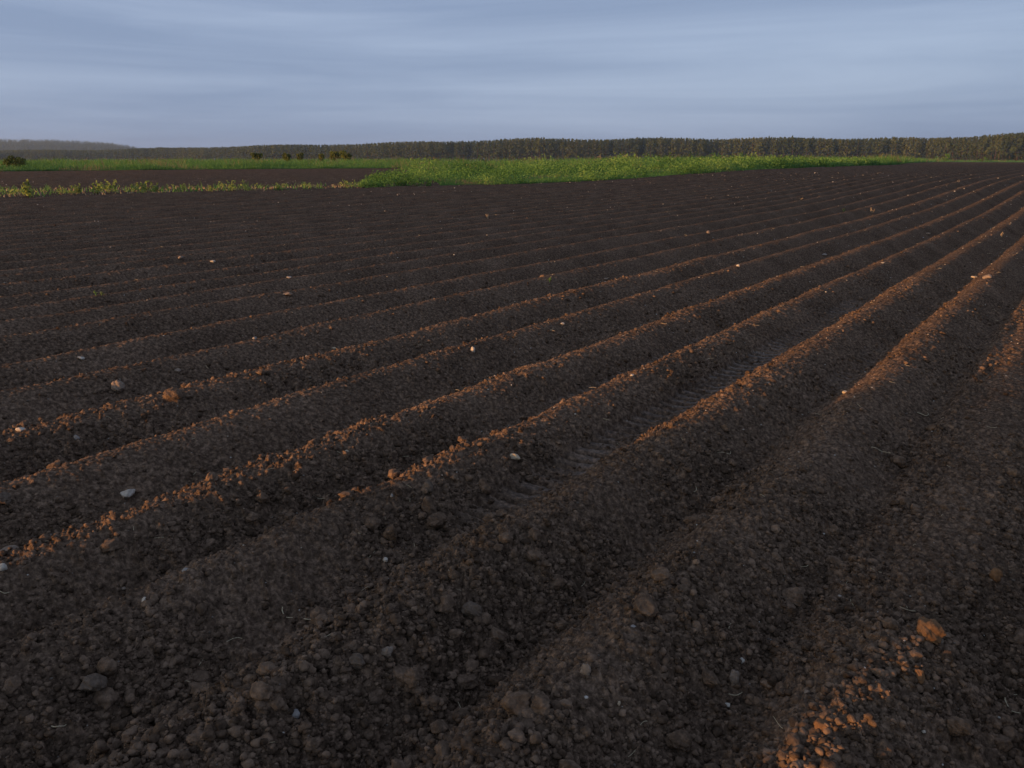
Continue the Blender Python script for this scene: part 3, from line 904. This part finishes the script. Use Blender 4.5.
def forest(ax, ar, top, rows, step, base_tint):
    """edge of a wood: picture columns, distances and skyline rows measured on the photograph"""
    X, Y, T_, Z_, H_ = [], [], [], [], []
    for row in range(rows):
        px = ax[0]
        while px < ax[-1]:
            D = np.interp(px, ax, ar) * (1 + row * 0.009) + rng.normal(0, 4)
            a = math.atan((px - 512) / 828.0)
            x_, y_ = D * math.sin(a), D * math.cos(a)
            zb = float(macro(np.array([x_]), np.array([y_]))[0])
            full = (YH - np.interp(px, ax, top)) * np.interp(px, ax, ar) / 828 + HC - zb
            X.append(x_); Y.append(y_); Z_.append(zb)
            H_.append(full * (0.95 + 0.025 * math.sin(px * .05) + 0.03 * math.sin(px * .0171 + 2) * math.sin(px * .0333) + rng.normal(0, .018)))
            T_.append(np.clip(base_tint + 0.25 * math.sin(px * .021 + 1.3) * math.sin(px * .057) + rng.normal(0, .1), 0, 1))
            px += step / D * 828 * rng.uniform(.6, 1.4)
    return tuple(map(np.array, (X, Y, Z_, H_, T_)))

x, y, z, h, t = forest([-160, 20, 120, 256, 400, 540, 740, 850, 925, 1000, 1190], [1250, 1250, 1200, 1000, 850, 800, 800, 800, 790, 700, 660],
                       [151, 150.5, 149.5, 145.5, 142, 138.5, 137.8, 139, 140, 136, 134], 8, 3.4, .5)
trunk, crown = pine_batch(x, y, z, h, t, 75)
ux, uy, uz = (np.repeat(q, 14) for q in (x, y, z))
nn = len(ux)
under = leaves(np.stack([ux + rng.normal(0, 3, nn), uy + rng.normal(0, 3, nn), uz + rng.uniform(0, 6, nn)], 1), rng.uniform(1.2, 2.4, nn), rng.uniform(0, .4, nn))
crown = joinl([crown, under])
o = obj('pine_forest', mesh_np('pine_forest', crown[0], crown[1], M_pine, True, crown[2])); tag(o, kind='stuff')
o2 = obj('trunk', mesh_np('trunk', trunk[0], trunk[1], M_bark, True, trunk[2]), o)
o2['kind'] = 'stuff'
# wooded rise far off on the left
def hill_h(x, y):
    r = np.hypot(x, y); px = 512 + 828 * x / np.maximum(y, 1)
    return macro(x, y) + np.interp(px, [-400, 0, 60, 100, 125, 150, 190], [55, 52, 51, 46, 38, 22, 0]) * sstep(2300, 2950, r) * (1 - sstep(3400, 4000, r))
aa = np.radians(np.linspace(-56, -18, 80)); dd = np.linspace(2250, 4100, 30)
A, D = np.meshgrid(aa, dd); X, Y = D * np.sin(A), D * np.cos(A)
Z = hill_h(X.ravel(), Y.ravel()) + 0.2
i = np.arange(29)[:, None] * 80; j = np.arange(79)[None]
o = obj('hill', mesh_np('hill', np.stack([X.ravel(), Y.ravel(), Z], 1), np.stack([i + j, i + j + 1, i + 81 + j, i + 80 + j], -1).reshape(-1, 4)[:, ::-1], M_floor)); tag(o, kind='structure')
n = 5200
px = rng.uniform(-160, 175, n); a = np.arctan((px - 512) / 828.0); d = rng.uniform(2450, 3350, n)
x, y = d * np.sin(a), d * np.cos(a)
tr, cr = pine_batch(x, y, hill_h(x, y), rng.normal(17, 1.2, n), np.clip(rng.normal(.45, .15, n), 0, 1), 30)
ux, uy = np.repeat(x, 6) + rng.normal(0, 5, n * 6), np.repeat(y, 6) + rng.normal(0, 5, n * 6)
cr = joinl([cr, leaves(np.stack([ux, uy, hill_h(ux, uy) + rng.uniform(0, 9, n * 6)], 1), rng.uniform(2, 4, n * 6), rng.uniform(0, .5, n * 6))])
o = obj('hill_forest', mesh_np('hill_forest', cr[0], cr[1], M_pine, True, cr[2])); tag(o, kind='stuff')

# ------------------------------------------------------------------ air
def build_haze():
    x0, x1, y0, y1, z0, z1 = -4900, 4900, -4900, 4900, -45, 64
    V = [(x0, y0, z0), (x1, y0, z0), (x1, y1, z0), (x0, y1, z0), (x0, y0, z1), (x1, y0, z1), (x1, y1, z1), (x0, y1, z1)]
    F = [(3, 2, 1, 0), (4, 5, 6, 7), (0, 1, 5, 4), (1, 2, 6, 5), (2, 3, 7, 6), (3, 0, 4, 7)]
    m = bpy.data.materials.new('haze'); m.use_nodes = True
    nt = m.node_tree; nt.nodes.clear()
    out = nt.nodes.new('ShaderNodeOutputMaterial'); pv = nt.nodes.new('ShaderNodeVolumePrincipled')
    pv.inputs['Density'].default_value = HAZE
    pv.inputs['Color'].default_value = (0.72, 0.84, 1.0, 1)
    pv.inputs['Anisotropy'].default_value = 0.6
    nt.links.new(pv.outputs[0], out.inputs['Volume'])
    o = obj('haze', mesh_np('haze', V, F, m, False)); tag(o, kind='stuff')
HAZE = 0.00014
build_haze()

# ------------------------------------------------------------------ light
sun_d = bpy.data.lights.new('sun', 'SUN'); sun_d.energy = 3.0; sun_d.angle = R(1.2); sun_d.color = (1.0, 0.51, 0.19)
sun = bpy.data.objects.new('sun', sun_d); COL.objects.link(sun)
from mathutils import Vector
L = Vector((math.sin(SUN_AZ) * math.cos(SUN_EL), math.cos(SUN_AZ) * math.cos(SUN_EL), -math.sin(SUN_EL)))
sun.rotation_euler = L.to_track_quat('-Z', 'Y').to_euler()

w = bpy.data.worlds.new('World'); scene.world = w; w.use_nodes = True
nt = w.node_tree; nt.nodes.clear()
out = nt.nodes.new('ShaderNodeOutputWorld'); bg = nt.nodes.new('ShaderNodeBackground')
sky = nt.nodes.new('ShaderNodeTexSky'); sky.sky_type = 'NISHITA'; sky.sun_disc = False
sky.sun_elevation = SUN_EL; sky.sun_rotation = SUN_AZ + math.pi
sky.altitude = 150; sky.air_density = 1.0; sky.dust_density = 1.0; sky.ozone_density = 1.6
tc = nt.nodes.new('ShaderNodeTexCoord')
sep = nt.nodes.new('ShaderNodeSeparateXYZ'); nt.links.new(tc.outputs['Generated'], sep.inputs[0])
zz = nd(nt, 'ShaderNodeMath', operation='MAXIMUM'); nt.links.new(sep.outputs['Z'], zz.inputs[0]); zz.inputs[1].default_value = 0.0
za = nd(nt, 'ShaderNodeMath', operation='ADD'); nt.links.new(zz.outputs[0], za.inputs[0]); za.inputs[1].default_value = 0.20
dv = nd(nt, 'ShaderNodeVectorMath', operation='DIVIDE'); nt.links.new(tc.outputs['Generated'], dv.inputs[0])
cb = nd(nt, 'ShaderNodeCombineXYZ')
for k in range(3): nt.links.new(za.outputs[0], cb.inputs[k])
nt.links.new(cb.outputs[0], dv.inputs[1])
mp = nd(nt, 'ShaderNodeMapping'); mp.inputs['Rotation'].default_value = (0, R(2.2), 0); mp.inputs['Scale'].default_value = (1.3, 1.3, 21.0); mp.inputs['Location'].default_value = (3.1, 0.4, 1.7)
nt.links.new(tc.outputs['Generated'], mp.inputs['Vector'])
n1 = nd(nt, 'ShaderNodeTexNoise'); n1.inputs['Scale'].default_value = 1.0; n1.inputs['Detail'].default_value = 7; n1.inputs['Roughness'].default_value = 0.56; n1.inputs['Distortion'].default_value = 0.7
nt.links.new(mp.outputs[0], n1.inputs['Vector'])
cr_ = nd(nt, 'ShaderNodeMapRange'); cr_.inputs['From Min'].default_value = 0.36; cr_.inputs['From Max'].default_value = 0.72; cr_.inputs['To Max'].default_value = 1.0
nt.links.new(n1.outputs['Fac'], cr_.inputs['Value'])
hs = nd(nt, 'ShaderNodeMix', data_type='RGBA')
nt.links.new(cr_.outputs[0], hs.inputs['Factor'])
CLOUD_A, CLOUD_B = (0.85, 0.87, 0.90, 1), (1.22, 1.18, 1.13, 1)
veil = nd(nt, 'ShaderNodeMix', data_type='RGBA'); 
sd = nd(nt, 'ShaderNodeVectorMath', operation='DOT_PRODUCT'); nt.links.new(tc.outputs['Generated'], sd.inputs[0]); sd.inputs[1].default_value = (-math.sin(SUN_AZ), -math.cos(SUN_AZ), 0.0)
vf = nd(nt, 'ShaderNodeMapRange'); nt.links.new(sd.outputs['Value'], vf.inputs['Value'])
vf.inputs['From Min'].default_value = 0.1; vf.inputs['From Max'].default_value = 0.9; vf.inputs['To Min'].default_value = 0.96; vf.inputs['To Max'].default_value = 0.3
nt.links.new(vf.outputs[0], veil.inputs['Factor'])
nt.links.new(sky.outputs[0], veil.inputs['A']); veil.inputs['B'].default_value = (0.82, 1.05, 1.53, 1)
mul = nd(nt, 'ShaderNodeMix', data_type='RGBA', blend_type='MULTIPLY'); mul.inputs['Factor'].default_value = 1
hs.inputs['A'].default_value = CLOUD_A; hs.inputs['B'].default_value = CLOUD_B
nt.links.new(veil.outputs['Result'], mul.inputs['A']); nt.links.new(hs.outputs['Result'], mul.inputs['B'])
nt.links.new(mul.outputs['Result'], bg.inputs[0])
bg.inputs[1].default_value = 0.15
nt.links.new(bg.outputs[0], out.inputs[0])

# ------------------------------------------------------------------ output
vs = scene.view_settings
vs.view_transform = 'Standard'; vs.look = 'None'; vs.gamma = 1.0; vs.use_curve_mapping = False
vs.exposure = 1.3
scene.render.engine = 'CYCLES'
c = scene.cycles
c.use_denoising = True
c.max_bounces = 5; c.diffuse_bounces = 2; c.glossy_bounces = 1; c.transmission_bounces = 2; c.volume_bounces = 0; c.transparent_max_bounces = 4
c.volume_step_rate = 4; c.caustics_reflective = False; c.caustics_refractive = False
